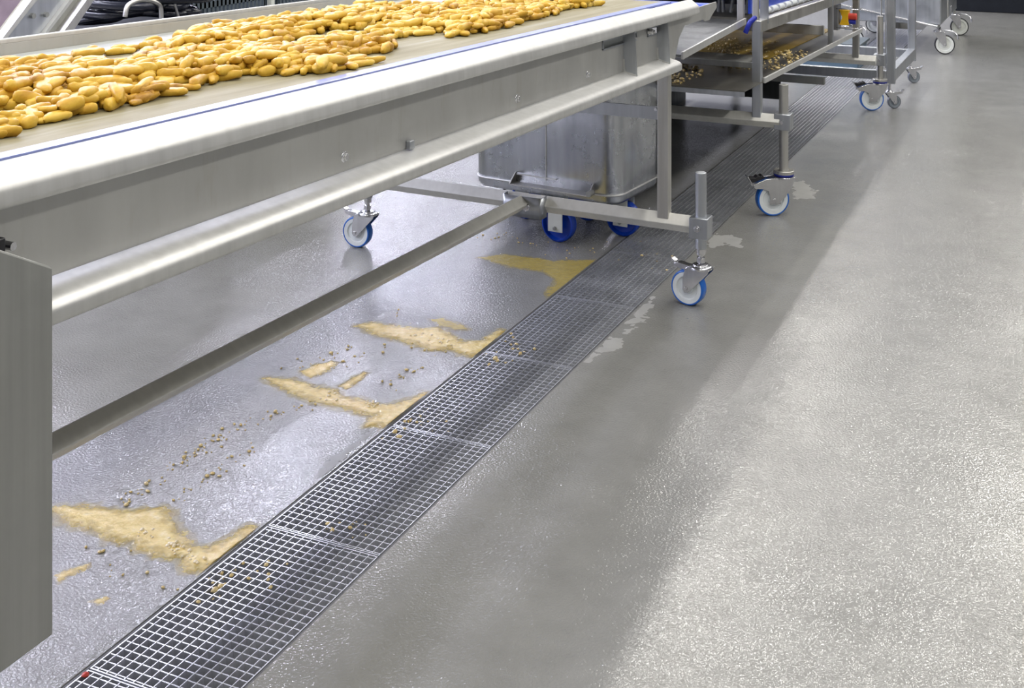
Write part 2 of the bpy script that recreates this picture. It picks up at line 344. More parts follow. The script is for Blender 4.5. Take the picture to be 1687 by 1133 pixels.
# ------------------------------------------------------------------ casters
def caster(parent, contact, yaw, D=.125, th=.032, trail=.047, head_z=.145, head_r=.040, tyre='blue_tyre', hub='white_nylon', lever=True, dish=False, sx=1.0, lock=False, label=None):
    m = Matrix.Translation(Vector((contact[0], contact[1], 0))) @ Matrix.Rotation(yaw, 4, 'Z')
    r = D/2; ht = th/2; fy = ht+.006
    f = MB(); q = r
    for s in (-1, 1):
        poly = [(-.013*sx, q-.004), (-.013*sx, q+.03), (-.004, head_z-.012), (trail-head_r, head_z-.003), (trail+head_r, head_z-.003), (trail+head_r-.002, head_z-.016), (trail*.35, q-.006), (.008, q-.014), (-.006, q-.014)]
        if lock:
            k = 1.06; poly = [(x*k, q+z) for x, z in [(-.091, .071), (-.032, .094), (.097, .099), (.068, .036), (.030, -.007), (.030, -.020), (-.020, -.020), (-.018, .012), (-.024, .040), (-.050, .050), (-.083, .052)]]
        f.prism([(x, s*fy-.002, z) for x, z in poly], (0, .004, 0))
    f.lathe((trail, 0, 0), (0, 0, 1), [(0, head_z-.010), (head_r, head_z-.010), (head_r, head_z-.002), (head_r*.9, head_z+.001), (head_r*.72, head_z+.002), (head_r*.70, head_z+.007), (head_r*.45, head_z+.009), (0, head_z+.009)], 32)
    f.box((trail-head_r*.8, -fy, head_z-.012), (trail+head_r*.9, fy, head_z-.006))
    c = f.xf(m).build('caster', M['chrome'], parent, bevel=.0012)
    if label: c['label'] = label
    if dish: prof_h = [(0, -ht*.3), (r*.55, -ht*.3), (r*.66, -ht*.9), (r*.74, -ht), (r*.80, -ht), (r*.82, 0), (r*.80, ht), (r*.74, ht), (r*.66, ht*.9), (r*.55, ht*.3), (0, ht*.3)]
    else: prof_h = [(0, -ht*.95), (r*.30, -ht*.95), (r*.34, -ht*.6), (r*.60, -ht*.6), (r*.66, -ht*.9), (r*.885, -ht*.97), (r*.90, 0), (r*.885, ht*.97), (r*.66, ht*.9), (r*.60, ht*.6), (r*.34, ht*.6), (r*.30, ht*.95), (0, ht*.95)]
    wc = (0, 0, r)
    MB().lathe(wc, (0, 1, 0), prof_h, 44).xf(m).build('wheel', M[hub], c)
    MB().lathe(wc, (0, 1, 0), [(r*.86, -ht*.9), (r*.93, -ht), (r*.975, -ht*.92), (r, -ht*.7), (r, ht*.7), (r*.975, ht*.92), (r*.93, ht), (r*.86, ht*.9)], 48).xf(m).build('tyre', M[tyre], c)
    MB().cyl((0, -fy-.007, r), (0, fy+.007, r), .0075, 6).xf(m).build('axle_bolt', M['chrome'], c, bevel=.001)
    if lock:
        b = MB(); hw = ht*.9
        b.prism([(-.115, -hw, r+.100), (-.100, -hw, r+.076), (-.036, -hw, r+.096), (-.050, -hw, r+.110), (-.060, -hw, r+.104), (-.072, -hw, r+.106), (-.082, -hw, r+.098), (-.096, -hw, r+.099)], (0, 2*hw, 0))
        b.xf(m).build('brake_lever', M['black_rubber'], c, bevel=.001)
        MB().prism([(-.121, -hw, r+.104), (-.118, -hw, r+.107), (-.096, -hw, r+.078), (-.100, -hw, r+.074)], (0, 2*hw, 0)).xf(m).build('brake_tab', M['chrome'], c)
    elif lever:
        b = MB(); hw = ht*.75
        b.prism([(trail-head_r+.004, -hw, head_z-.004), (-.035, -hw, head_z+.002), (-.055, -hw, head_z-.004), (-.050, -hw, head_z-.014), (-.012, -hw, head_z-.022)], (0, 2*hw, 0))
        bl = b.xf(m).build('brake_lever', M['chrome'], c, bevel=.001)
        MB().prism([(-.052, -hw*.8, head_z-.003), (-.068, -hw*.8, head_z+.007), (-.064, -hw*.8, head_z+.012), (-.048, -hw*.8, head_z+.003)], (0, hw*1.8, 0)).xf(m).build('brake_tab', M['chrome'], c, bevel=.001)
    return c, m @ Vector((trail, 0, 0))

# ------------------------------------------------------------------ the belt conveyor
PITCH = -0.0287
def zp(z, y): return z + PITCH*(y-3.0)
CX = -1.975
def mir(x): return 2*CX - x
cv = thing('belt_conveyor', (CX, 2.9, 0), 'long stainless steel belt conveyor on blue casters carrying yellow potato pieces', 'conveyor')
YS, YE = 0.25, 4.58
sec_top = rounded([(-1.394, 1.046), (-1.394, 1.100), (-1.360, 1.073), (-1.357, 1.046), (-1.372, 1.042)], .007)
sec_rail = rounded([(-1.401, .912), (-1.348, .898), (-1.337, .890), (-1.337, .868), (-1.349, .864)], .008)
for side in (0, 1):
    X = (lambda x: x) if not side else mir
    pf = lambda u, q, y: Vector((X(u), y, zp(q, y)))
    o = MB().sheet(sec_top, pf, [YS, YE]).build('top_rail', M['steel_top'], cv, smooth=60, solid=.003)
    o = MB().sheet(sec_rail, pf, [YS, 4.29]).build('bottom_rail', M['steel_top'], cv, smooth=60, solid=.003)
    wb = MB()
    if not side:
        yb = [YS]; holes = []
        s1a, s1b = onx(992, 75, -1.40), onx(1046, 60, -1.40); s2a, s2b = onx(1066, 55, -1.40), onx(1092, 44, -1.40)
        zt, zo = 1.085, .905
        cols = [(YS, s1a.y, None), (s1a.y, s1b.y, (1.0, 1.0)), (s1b.y, s2a.y, None), (s2a.y, s2b.y, (1, 1)), (s2b.y, 4.40, None)]
        for a, b_, h in cols:
            segs = [(zo, zt)]
            if h: segs = [(zo, 1.005), (1.030, zt)]
            for (q0, q1) in segs:
                wb.add([pf(-1.40, q0, a), pf(-1.40, q0, b_), pf(-1.40, q1, b_), pf(-1.40, q1, a)], [(0, 1, 2, 3)])
    else:
        wb.add([pf(-1.40, .905, YS), pf(-1.40, .905, 4.4), pf(-1.40, 1.085, 4.4), pf(-1.40, 1.085, YS)], [(0, 1, 2, 3)])
    wb.build('side_plate', M['steel_web'], cv, smooth=0, solid=.004)
# slot trims, bolts and stiffener plates on the near side
for (a, b_) in ((s1a.y, s1b.y), (s2a.y, s2b.y)):
    tb = MB()
    for q0, q1 in ((1.002, 1.0065), (1.0285, 1.033)):
        tb.add([Vector((x, y, zp(q, y))) for x in (-1.3985, -1.394) for y in (a-.006, b_+.006) for q in (q0, q1)], [(0,1,3,2), (4,6,7,5), (0,4,5,1), (2,3,7,6), (0,2,6,4), (1,5,7,3)])
    for yy in (a-.006, b_+.001): tb.box((-1.3985, yy, zp(1.004, a)), (-1.394, yy+.005, zp(1.031, a)))
    tb.build('slot_trim', M['steel_cool'], cv, smooth=0)
for (px, py) in ((566, 258), (851, 162), (967, 123)):
    p = onx(px, py, -1.40); MB().cyl(p-Vector((.002, 0, 0)), p+Vector((.009, 0, 0)), .0085, 6).cyl(p, p+Vector((.003, 0, 0)), .0115, 16).build('bolt', M['chrome'], cv, bevel=.001)
MB().box((-1.42, s1a.y-.01, zp(.995, s1a.y)), (-1.408, s1b.y+.01, zp(1.04, s1a.y))).build('slot_backing', M['white_plastic'], cv, smooth=0)  # white strip added behind the slot to brighten its opening
p = onx(676, 241, -1.392); MB().box(p-Vector((.006, .010, .006)), p+Vector((.006, .010, .014))).build('clip', M['steel_cool'], cv, bevel=.002)
p = onx(1068, 52, -1.395); MB().cyl(p, p+Vector((.018, 0, 0)), .011, 6).cyl(p, p+Vector((.026, 0, 0)), .006, 10).build('bolt', M['chrome'], cv, bevel=.001)
for px, py in ((1052, 124), (1106, 105)):
    y = onx(px, py, -1.345).y
    MB().prism([(-1.399, y, zp(.913, y)), (-1.350, y, zp(.900, y)), (-1.358, y, zp(1.045, y)), (-1.362, y, zp(1.068, y)), (-1.390, y, zp(1.088, y)), (-1.399, y, zp(1.088, y))], (0, .004, 0)).build('stiffener', M['steel_cool'], cv, smooth=0)
    MB().prism([(-1.398, y-.001, zp(.955, y)), (-1.392, y-.001, zp(.955, y)), (-1.390, y-.001, zp(.915, y)), (-1.352, y-.001, zp(.905, y)), (-1.350, y-.001, zp(.899, y)), (-1.398, y-.001, zp(.911, y))], (0, -.0025, 0)).build('weld_bracket', M['steel_top'], cv, smooth=0)
# head end plates
hp = [(1096, 36), (1147, 13), (1180, 3), (1181, 12), (1173, 25), (1169, 33), (1161, 35), (1159, 32), (1128, 42), (1119, 62), (1112, 97), (1104, 97)]
pts = [onx(x, y, -1.39) for x, y in hp]
MB().prism(pts, (-.004, 0, 0)).build('head_plate', M['steel_web'], cv, smooth=0)
MB().prism([Vector((mir(p.x), p.y, p.z)) for p in pts], (.004, 0, 0)).build('head_plate', M['steel_web'], cv, smooth=0)
zh = pts[2].z; yh = pts[2].y-.035
# belt, its blue margins, slide strips, head pulley
ZB = 1.058
def slab(x0, x1, z0, z1, ya, yb):
    b = MB(); vs = [Vector((x, y, zp(z, y))) for y in (ya, yb) for (x, z) in ((x0, z0), (x1, z0), (x1, z1), (x0, z1))]
    return b.add(vs, [(0,1,2,3), (7,6,5,4), (0,4,5,1), (1,5,6,2), (2,6,7,3), (3,7,4,0)])
YH_ = yh
slab(mir(-1.602), -1.602, ZB-.006, ZB, YS, YH_).build('belt', M['belt'], cv, smooth=0)
for a, b_ in ((-1.6015, -1.566), (mir(-1.566), mir(-1.6015))):
    slab(a, b_, ZB-.006, ZB+.001, YS, YH_).build('belt_margin', M['blue_belt'], cv, smooth=0)
for a, b_ in ((-1.562, -1.398), (mir(-1.398), mir(-1.562))):
    slab(a, b_, ZB-.012, ZB-.002, YS, YE-.02).build('slide_strip', M['white_plastic'], cv, smooth=0)
MB().cyl((mir(-1.41), YH_, zp(ZB, YH_)-.033), (-1.41, YH_, zp(ZB, YH_)-.033), .034, 28).build('head_pulley', M['blue_panel'], cv)
slab(mir(-1.44), -1.44, .955, .961, YS, YH_-.42).build('return_belt', M['belt'], cv, smooth=0)
for y in (1.0, 2.2, 3.4):
    MB().cyl((mir(-1.402), y, zp(.99, y)), (-1.402, y, zp(.99, y)), .02, 12).build('idler', M['steel'], cv)
# undercarriage
s_beam = .046
BY = 4.285
p0, p1 = ony(640, 304, BY-.0325), ony(1135, 373.5, BY-.0325)
zb0, zb1 = p0.z, p1.z
def zbeam(x): return zb0 + (zb1-zb0)*(x-p0.x)/(p1.x-p0.x)
MB().bar((-2.66, BY, zbeam(-2.66)), (-1.30, BY, zbeam(-1.30)), s_beam, s_beam, R(45), .003).build('cross_beam', M['steel_bar'], cv, smooth=0)
MB().bar((-2.66, .62, zp(.32, .62)), (-1.30, .62, zp(.32, .62)), s_beam, s_beam, R(45), .003).build('cross_beam', M['steel_bar'], cv, smooth=0)
MB().bar((-1.956, .62, .402), (-1.943, BY-.055, .300), .0435, .0435, R(45), .003).build('long_bar', M['steel_bar'], cv, smooth=0)
# coupling shoe between long bar and cross beam
sh = MB(); sx0, sx1 = ony(829, 335, BY-.05).x, ony(893, 335, BY-.05).x; zc = zbeam(-1.95)
path = rounded([(sx0, BY-.01), (sx0, BY-.055), (sx1, BY-.055), (sx1, BY-.01)], .012)
sh.ribbon([(x, y, zc-.045) for x, y in path], False, (0, 0, .078))
sh.build('coupling_shoe', M['steel_cool'], cv, solid=.004, smooth=50)
p = ony(866, 342, BY-.065); MB().cyl(p+Vector((0, .012, 0)), p-Vector((0, .010, 0)), .010, 6).cyl(p+Vector((0, .01, 0)), p, .014, 16).build('bolt', M['chrome'], cv, bevel=.001)
for x in (-1.40, mir(-1.40)):
    for y, zl in ((BY, zbeam(x)), (.62, zp(.32, .62))):
        MB().bar((x, y, zl-.005), (x, y, zp(.90, y)), .042, .040, 0, .003).build('post', M['steel'], cv, smooth=0)
pa, pb = ony(965, 171, BY+.01), ony(1085, 185, BY+.01)
MB().box((mir(-1.40), BY-.004, pb.z-.024), (-1.41, BY+.004, pb.z+.022)).build('cross_strap', M['steel_cool'], cv, smooth=0)
p = ony(1081, 180, BY-.004); MB().cyl(p, p-Vector((0, .008, 0)), .006, 6).build('bolt', M['chrome'], cv)
# casters of the conveyor with telescopic stems
def stem_leg(parent, c, base, zblk, ztop, blk=.068, rt=.0205):
    MB().cyl((base.x, base.y, .148), (base.x, base.y, .205), .009, 14).cyl((base.x, base.y, .158), (base.x, base.y, .176), .016, 6).cyl((base.x, base.y, .186), (base.x, base.y, .207), .0155, 18, .017).build('threaded_stem', M['chrome'], c, bevel=.001)
    MB().cyl((base.x, base.y, .207), (base.x, base.y, ztop), rt, 10).build('stem_tube', M['steel_cool'], parent, bevel=.0015, smooth=0)
    MB().cbox((base.x, base.y, zblk), (blk, blk, .074)).build('clamp_block', M['steel_cool'], parent, bevel=.003)
    p = Vector((base.x-.004, base.y-blk/2, zblk)); MB().cyl(p, p-Vector((0, .014, 0)), .009, 6).cyl(p, p-Vector((0, .004, 0)), .0115, 16).build('bolt', M['chrome'], parent, bevel=.001)
c, st = caster(cv, (-1.309, BY), R(-9), th=.036); ztop = ony(1155, 283, BY).z; zbk = ony(1155, 377, BY-.035).z
stem_leg(cv, c, st, zbk, ztop)
c, st = caster(cv, (-2.735, 4.355), R(1), th=.036); stem_leg(cv, c, st, zbeam(-2.66), ztop)
for x in (-1.309, -2.735):
    c, st = caster(cv, (x, .62), R(3)); stem_leg(cv, c, st, zp(.32, .62), .5)
# grey leg plate at the near end, seen at the left edge
lc = [onx(88, 1045, -1.31), onx(87.5, 440, -1.31)]
MB().prism([(-1.31, lc[0].y, lc[0].z), (-1.31, lc[1].y, lc[1].z), (-1.31, .80, lc[1].z+.27), (-1.31, .40, lc[1].z+.27), (-1.31, .40, lc[0].z)], (-.024, 0, 0)).build('leg_cover', M['steel_dull'], cv, smooth=0, bevel=.003)
p = onx(2, 402, -1.36); MB().box(p-Vector((.02, .03, .012)), p+Vector((.01, -.001, .011))).build('sensor_block', M['black_rubber'], cv, bevel=.002)
p = onx(12, 404, -1.36); MB().cyl(p-Vector((.03, 0, 0)), p+Vector((.012, 0, 0)), .006, 10).build('bolt', M['chrome'], cv)

# ------------------------------------------------------------------ potato pieces on the belt
def potato_mesh(i):
    rnd = random.Random(100+i); n, m = 9, 7
    L_, W_, H_ = rnd.uniform(.020, .040), rnd.uniform(.009, .015), rnd.uniform(.007, .012)
    bend = rnd.uniform(-.010, .010); vs = []
    def pw(v, e): return math.copysign(abs(v)**e, v)
    for a in range(m+1):
        th = math.pi*a/m
        for k in range(n):
            ph = 2*math.pi*k/n
            x = W_*pw(math.sin(th), .55)*pw(math.cos(ph), .7); z = H_*pw(math.sin(th), .55)*pw(math.sin(ph), .7); y = -L_*pw(math.cos(th), .8)
            q = 1+.55*noise.noise(Vector((x*70+i*7, y*55, z*70)))
            vs.append((x*q+bend*(y/L_)**2, y*(.85+.15*q), z*q+H_))
    fs = [(a*n+k, a*n+(k+1) % n, (a+1)*n+(k+1) % n, (a+1)*n+k) for a in range(m) for k in range(n)]
    d = bpy.data.meshes.new('potato_piece'); d.from_pydata(vs, [], fs); d.shade_smooth(); d.materials.append(M['food']); return d
PM = [potato_mesh(i) for i in range(12)]
def dens(x, y):
    e = noise.noise(Vector((x*4.2+3, y*1.3, 1.7))) + .7*noise.noise(Vector((x*9, y*3.0, 5)))
    lim = .27+.06*noise.noise(Vector((y*2, 0, 9)))
    return e + .36 - max(0, (abs(x-(-2.03))-lim))*9
spots = []; tries = 0; grid = {}
while len(spots) < 3600 and tries < 90000:
    tries += 1
    x, y = random.uniform(-2.42, -1.64), random.uniform(.75, 4.55)
    dd = dens(x, y)
    if dd < random.uniform(-.05, .40): continue
    key = (int(x/.022), int(y/.050)); k = grid.get(key, 0)
    if k >= (3 if dd > .55 else 2 if dd > .2 else 1): continue
    grid[key] = k+1; spots.append((x, y, k))
def size_px(s): return 1/((Vector((s[0], s[1], 0))).dot(_fw))
inview = [s for s in spots if -20 < CXP + FPX*(Vector((s[0], s[1], 0)).dot(_rt))/(Vector((s[0], s[1], 0)).dot(_fw)) < 1160]
inview.sort(key=lambda s: (-s[2], -size_px(s)))
top = set(inview[:300])
rest = MB()
for s in spots:
    x, y, k = s; d = random.choice(PM); rz = random.gauss(0, .38); sc_ = random.uniform(.75, 1.2); ry = random.uniform(-.5, .5) if k else 0
    loc = Vector((x, y, zp(ZB, y)+.0005+k*.0135)); rot = Matrix.Rotation(rz, 4, 'Z') @ Matrix.Rotation(ry*.4, 4, 'X')
    if s in top:
        o = bpy.data.objects.new('potato_piece', d); COL.objects.link(o); o.location = loc; o.rotation_euler = rot.to_euler(); o.scale = (sc_,)*3
        tag(o, 'yellow cut potato piece lying on the conveyor belt', 'potato piece', 'potato pieces on the belt')
    else:
        mt = Matrix.Translation(loc) @ rot @ Matrix.Scale(sc_, 4)
        rest.add([mt @ v.co for v in d.vertices], [tuple(p.vertices) for p in d.polygons])
o = rest.build('potato_heap', M['food'], smooth=180); tag(o, 'remaining yellow potato pieces heaped along the conveyor belt', 'potatoes', kind='stuff')

# ------------------------------------------------------------------ steel bin on blue wheels under the conveyor
BYAW = R(-6); bc = Vector((-2.058, 4.961, 0))
bn = thing('wheeled_bin', bc, 'boxy steel bin with rounded corners and blue wheels under the conveyor', 'bin')
bm_ = Matrix.Translation(bc) @ Matrix.Rotation(BYAW, 4, 'Z')
def ring(hw, hd, r, z, n=6):
    out = []
    for cx, cy, a0 in ((hw-r, hd-r, 0), (-hw+r, hd-r, 90), (-hw+r, -hd+r, 180), (hw-r, -hd+r, 270)):
        for k in range(n+1): A = R(a0+90*k/n); out.append(Vector((cx+r*math.cos(A), cy+r*math.sin(A), z)))
    return out
HW = .345; b = MB(); zs = [(HW-.03, .185), (HW-.008, .190), (HW, .205), (HW+.002, .74), (HW+.016, .745), (HW+.016, .760), (HW-.004, .760), (HW-.006, .215)]
n = 28
for i, (h, z) in enumerate(zs): b.v += ring(h, h-.125, .07 if h > .33 else .06, z)
for i in range(len(zs)-1): b.f += [(i*n+j, i*n+(j+1) % n, (i+1)*n+(j+1) % n, (i+1)*n+j) for j in range(n)]
b.f += [tuple(range(n-1, -1, -1)), tuple(range((len(zs)-1)*n, len(zs)*n))]
b.xf(bm_).build('bin_body', M['galv'], bn, smooth=50)
HD = HW-.125; zbd = .228; rg = ring(HW+.002, HW-.123, .072, zbd); MB().tube(rg+[rg[0]], .004, 8).xf(bm_).build('bead', M['steel_top'], bn)
MB().cyl((.02, -HD-.001, .255), (.02, -HD-.002, .74), .003, 8).xf(bm_).build('seam', M['steel_top'], bn)
MB().box((-.12, -HD-.004, .262), (.07, -HD+.002, .268)).xf(bm_).build('seam', M['steel_top'], bn)
hd = MB()
hd.prism([(-.13, -HD, .272), (-.13, -HD-.052, .232), (-.13, -HD, .232)], (.004, 0, 0)); hd.prism([(.24, -HD, .275), (.24, -HD-.052, .232), (.24, -HD, .232)], (.004, 0, 0))
hd.box((-.13, -HD-.052, .229), (.244, -HD, .233)); hd.xf(bm_).build('tow_bracket', M['steel'], bn, smooth=0)
MB().cyl((.245, -HD-.02, .240), (.245, -HD-.055, .240), .012, 14).xf(bm_).build('bracket_pin', M['steel_dull'], bn)
def bin_wheel(lx, ly):
    D = .150; r = D/2; ht = .021; mm = bm_ @ Matrix.Translation((lx, ly, 0))
    f = MB()
    for s in (-1, 1): f.prism([(-.034, s*.032, r-.028), (.034, s*.032, r-.028), (.034, s*.032, .178), (-.034, s*.032, .178)], (0, .004*s, 0))
    f.box((-.05, -.045, .176), (.05, .045, .1838))
    f.box((.034, -.036, r-.02), (.030, .036, .178)) if False else None
    c = f.xf(mm).build('wheel_bracket', M['cream_nylon'], bn, bevel=.002)
    MB().lathe((0, 0, r), (0, 1, 0), [(0, -ht*.5), (r*.30, -ht*.5), (r*.55, -ht*.15), (r*.80, -ht*.2), (r*.88, -ht), (r*.97, -ht*.85), (r, -ht*.4), (r, ht*.4), (r*.97, ht*.85), (r*.88, ht), (r*.80, ht*.2), (r*.55, ht*.15), (r*.3, ht*.5), (0, ht*.5)], 44).xf(mm).build('wheel', M['blue_nylon'], c)
    MB().cyl((0, -.044, r-.012), (0, .044, r-.012), .008, 6).xf(mm).build('axle_bolt', M['steel_dull'], c, bevel=.001)
for wx, wy in ((-2.015, 4.770), (-1.800, 4.960), (-2.280, 5.02), (-2.02, 5.11)):
    q = bm_.inverted() @ Vector((wx, wy, 0)); bin_wheel(q.x, q.y)

# ------------------------------------------------------------------ second machine: tray frame on casters
FY = 5.543; MP = -0.034
def zm(z, y): return z + MP*(y-FY)
tm = thing('tray_machine', (-1.9, 6.8, 0), 'steel machine frame with drip trays and blue casters behind the conveyor', 'machine')
BZ = .418
MB().bar((-2.55, FY, BZ), (-1.27, FY, BZ), .046, .046, R(45), .003).build('cross_beam', M['steel_bar'], tm, smooth=0)
MB().bar((-1.374, FY, BZ), (-1.374, FY, .862), .040, .040, 0, .003).build('post', M['steel_cool'], tm, smooth=0)
MB().bar((-2.45, FY, BZ), (-2.45, FY, .862), .040, .040, 0, .003).build('post', M['steel_cool'], tm, smooth=0)
for x in (-1.372, -2.45):
    b = MB(); vs = [Vector((x+dx, y, zm(z, y))) for y in (FY-.018, 8.16) for (dx, z) in ((-.020, .812), (.021, .812), (.021, .864), (-.020, .864))]
    b.add(vs, [(0,1,2,3), (7,6,5,4), (0,4,5,1), (1,5,6,2), (2,6,7,3), (3,7,4,0)]); b.build('upper_rail', M['steel'], tm, smooth=0, bevel=.003)
def m2_slab(x0, x1, z0, z1, ya, yb):
    vs = [Vector((x, y, zm(z, y))) for y in (ya, yb) for (x, z) in ((x0, z0), (x1, z0), (x1, z1), (x0, z1))]
    return MB().add(vs, [(0,1,2,3), (7,6,5,4), (0,4,5,1), (1,5,6,2), (2,6,7,3), (3,7,4,0)])
ty = onz(1211, 153, .588).y
m2_slab(-2.43, -1.352, .584, .590, ty, 8.16).build('drip_tray', M['tray'], tm, smooth=0)
m2_slab(-1.352, -1.342, .580, .606, FY+.02, 8.16).build('tray_lip', M['steel_top'], tm, smooth=0, bevel=.002)
m2_slab(-2.43, -1.352, .562, .583, ty, ty+.004).build('tray_front', M['steel_cool'], tm, smooth=0)
m2_slab(-2.43, -1.52, .591, .594, 6.35, 8.1).build('residue_pool', M['oil'], tm, smooth=0)
pa = onz(1240, 100, .66); MB().box((-2.40, pa.y-.01, .625), (pa.x, pa.y+.20, .655)).build('cross_ledge', M['steel_dull'], tm, smooth=0, bevel=.003)
pl, pr = ony(1262, 50, 7.30), ony(1380, 58, 7.30)
MB().box((-2.42, 7.30, pr.z-.005), (-1.42, 7.32, pr.z+.050)).build('rear_plate', M['steel_top'], tm, smooth=0, bevel=.003)
MB().bar((-1.362, 7.20, .53), (-1.362, 7.20, .80), .030, .022, 0, .002).build('hanger', M['steel_cool'], tm, smooth=0)
# chute with raised lip
A_, B_ = onx(1124, 91, -1.44), onx(1228, 34, -1.44)
b = MB(); b.add([A_, B_, B_+Vector((-.75, 0, 0)), A_+Vector((-.75, 0, 0))], [(0, 1, 2, 3)]); b.build('chute', M['chute'], tm, solid=.004, smooth=0)
b = MB(); b.add([A_+Vector((0, 0, -.016)), B_+Vector((0, 0, -.016)), B_+Vector((0, 0, .012)), A_+Vector((0, 0, .012))], [(0, 1, 2, 3)]); b.build('chute_lip', M['steel_top'], tm, solid=.008, smooth=0)
# blue side guard, rollers, lever
m2_slab(-1.455, -1.442, .878, .98, FY+.15, 8.16).build('blue_guard', M['blue_panel'], tm, smooth=0)
for k in range(9):
    y = FY+.22+.145*k; MB().cyl((-1.435, y, zm(.873, y)), (-1.435, y+.10, zm(.873, y+.1)), .017, 14).build('roller', M['white_nylon'], tm, bevel=.002)
p = ony(1259, 8, FY+.10); MB().box((p.x-.02, FY+.10, .84), (p.x+.02, FY+.104, 1.08)).build('bracket_plate', M['steel_cool'], tm, smooth=0)
p = ony(1245, 20, FY); MB().bar((p.x, FY+.004, .85), (p.x, FY+.004, 1.25), .026, .03, 0, .003).build('upper_post', M['steel'], tm, smooth=0)
p, q = ony(1236, 36, FY-.03), ony(1228, 54, FY-.03); MB().tube([p+Vector((0.02, .03, .02)), p, p*.4+q*.6, q], .0115, 12).build('lever', M['blue_dark'], tm)
m2_slab(-2.42, -1.49, .83, .862, FY+.1, 8.16).build('mesh_belt', M['tray'], tm, smooth=0)
for k, (px, tx) in enumerate(((1184, 2), (1192, -4), (1204, 6), (1222, 0), (1230, 3))):
    p = ony(px, 22, FY+.35); MB().cyl((p.x, p.y, zm(.862, p.y)), (p.x+tx*.01, p.y+.05, 1.3), .009, 10).build('guide_rod', M['steel_dull'], tm)
MB().box((-2.4, FY+.62, .86), (-1.52, FY+.66, .99)).build('black_guard', M['black_rubber'], tm, smooth=0)
MB().box((-2.44, FY+.05, .985), (-1.45, 8.16, 1.005)).build('shade_plate', M['steel_dull'], tm, bevel=.003)  # added plate out of view, blocks lamp light above the trays
for x in (-2.40, -1.475):
    for y in (FY+.10, 8.10): MB().bar((x, y, zm(.84, y)), (x, y, .99), .03, .03, 0, .003).build('shade_plate_post', M['steel'], tm, smooth=0)  # posts added to carry the light-blocking plate
m2_slab(-2.475, -2.465, .05, .58, FY-.35, 8.0).build('rear_shade_sheet', M['shade_sheet'], tm, smooth=0)  # dark sheet added to shade the floor under the machine
MB().box((-2.46, 7.99, .05), (-1.83, 8.0, .49)).build('end_shade_sheet', M['shade_sheet'], tm, smooth=0)  # second added sheet, stops light coming in from the far end
# far undercarriage
GY = 8.105; zf = ony(1425, 100, GY-.03).z
MB().bar((-2.55, GY, zf), (-1.25, GY, zf), .046, .046, R(45), .003).build('cross_beam', M['steel_bar'], tm, smooth=0)
for x in (-1.374, -2.45): MB().bar((x, GY, zf), (x, GY, zm(.84, GY)), .040, .040, 0, .003).build('post', M['steel'], tm, smooth=0)
m2_slab(-2.43, -1.40, .36, .40, 7.2, 7.24).build('lower_beam', M['steel_dull'], tm, smooth=0)
def tube_leg(c, base, zblk, ztop, headz):
    MB().cyl((base.x, base.y, headz+.022), (base.x, base.y, ztop), .0205, 24).build('stem_tube', M['steel'], tm, bevel=.0015, smooth=0)
    MB().cyl((base.x, base.y, headz+.010), (base.x, base.y, headz+.026), .046, 28).build('collar', M['steel'], c, bevel=.002)
    MB().cyl((base.x, base.y, headz+.004), (base.x, base.y, headz+.010), .045, 28).build('swivel_seal', M['blue_dark'], c)
    MB().cbox((base.x, base.y, zblk), (.072, .072, .072)).build('clamp_block', M['steel_cool'], tm, bevel=.003)
    p = Vector((base.x, base.y-.036, zblk)); MB().cyl(p, p-Vector((0, .01, 0)), .009, 6).build('bolt', M['chrome'], tm)
c, st = caster(tm, (-1.304, 5.530), R(33), D=.148, th=.042, trail=.054, head_z=.174, head_r=.046, lock=True); tube_leg(c, st, BZ, .582, .174)
c, st = caster(tm, (-1.285, 8.145), R(24), D=.150, th=.042, trail=.054, head_z=.175, head_r=.046, lock=True); tube_leg(c, st, zf, .60, .175)
for x, y in ((-2.6, FY), (-2.6, GY)):
    c, st = caster(tm, (x, y), R(150), D=.148, th=.036, trail=.062, head_z=.166, head_r=.046); tube_leg(c, st, BZ if y == FY else zf, .58, .166)

# emergency stop box in a wire guard
ey = 7.62; p = ony(1392, 28, ey)
es = thing('emergency_stop', p, 'yellow emergency stop box with red button inside a wire guard', 'switch')
def eP(px, py, y=ey): return ony(px, py, y)
e0, e1 = eP(1384, 40), eP(1400, 16)
ex0, ex1, ez0, ez1 = e0.x, e1.x, e0.z, e1.z
cxm = (ex0+ex1)/2
hs = rounded([(ex0, 0, ez1), (ex1, 0, ez1), (ex1-.006, 0, (ez0+ez1)/2+.018), (ex1-.006, 0, (ez0+ez1)/2-.018), (ex1, 0, ez0), (ex0, 0, ez0), (ex0+.018, 0, (ez0+ez1)/2), (ex0, 0, ez1)], .008, 3)[:-1]
MB().prism([(x, ey-.03, z) for x, _, z in hs], (0, .06, 0)).build('housing', M['yellow'], es, bevel=.002)
pb = eP(1399, 27); MB().cyl((ex1-.008, ey, pb.z), (pb.x+.045, ey, pb.z), .020, 24).build('red_button', M['red'], es, bevel=.003)
pb2 = eP(1399, 36); MB().cyl((ex1-.008, ey, pb2.z), (pb2.x+.038, ey, pb2.z), .014, 20).build('blue_button', M['blue_dark'], es, bevel=.002)
for py in (13, 44):
    q0, q1 = eP(1383, py), eP(1417, py)
    MB().tube(rounded([(q0.x-.02, ey+.06, q0.z), (q0.x-.02, ey-.05, q0.z), (q1.x, ey-.05, q0.z), (q1.x, ey+.06, q0.z)], .02), .0035, 8).build('wire_guard', M['chrome'], es)
MB().box((ex0-.03, ey-.05, ez0-.03), (ex0-.002, ey+.05, ez1+.03)).build('mounting_plate', M['steel_cool'], es, bevel=.002)

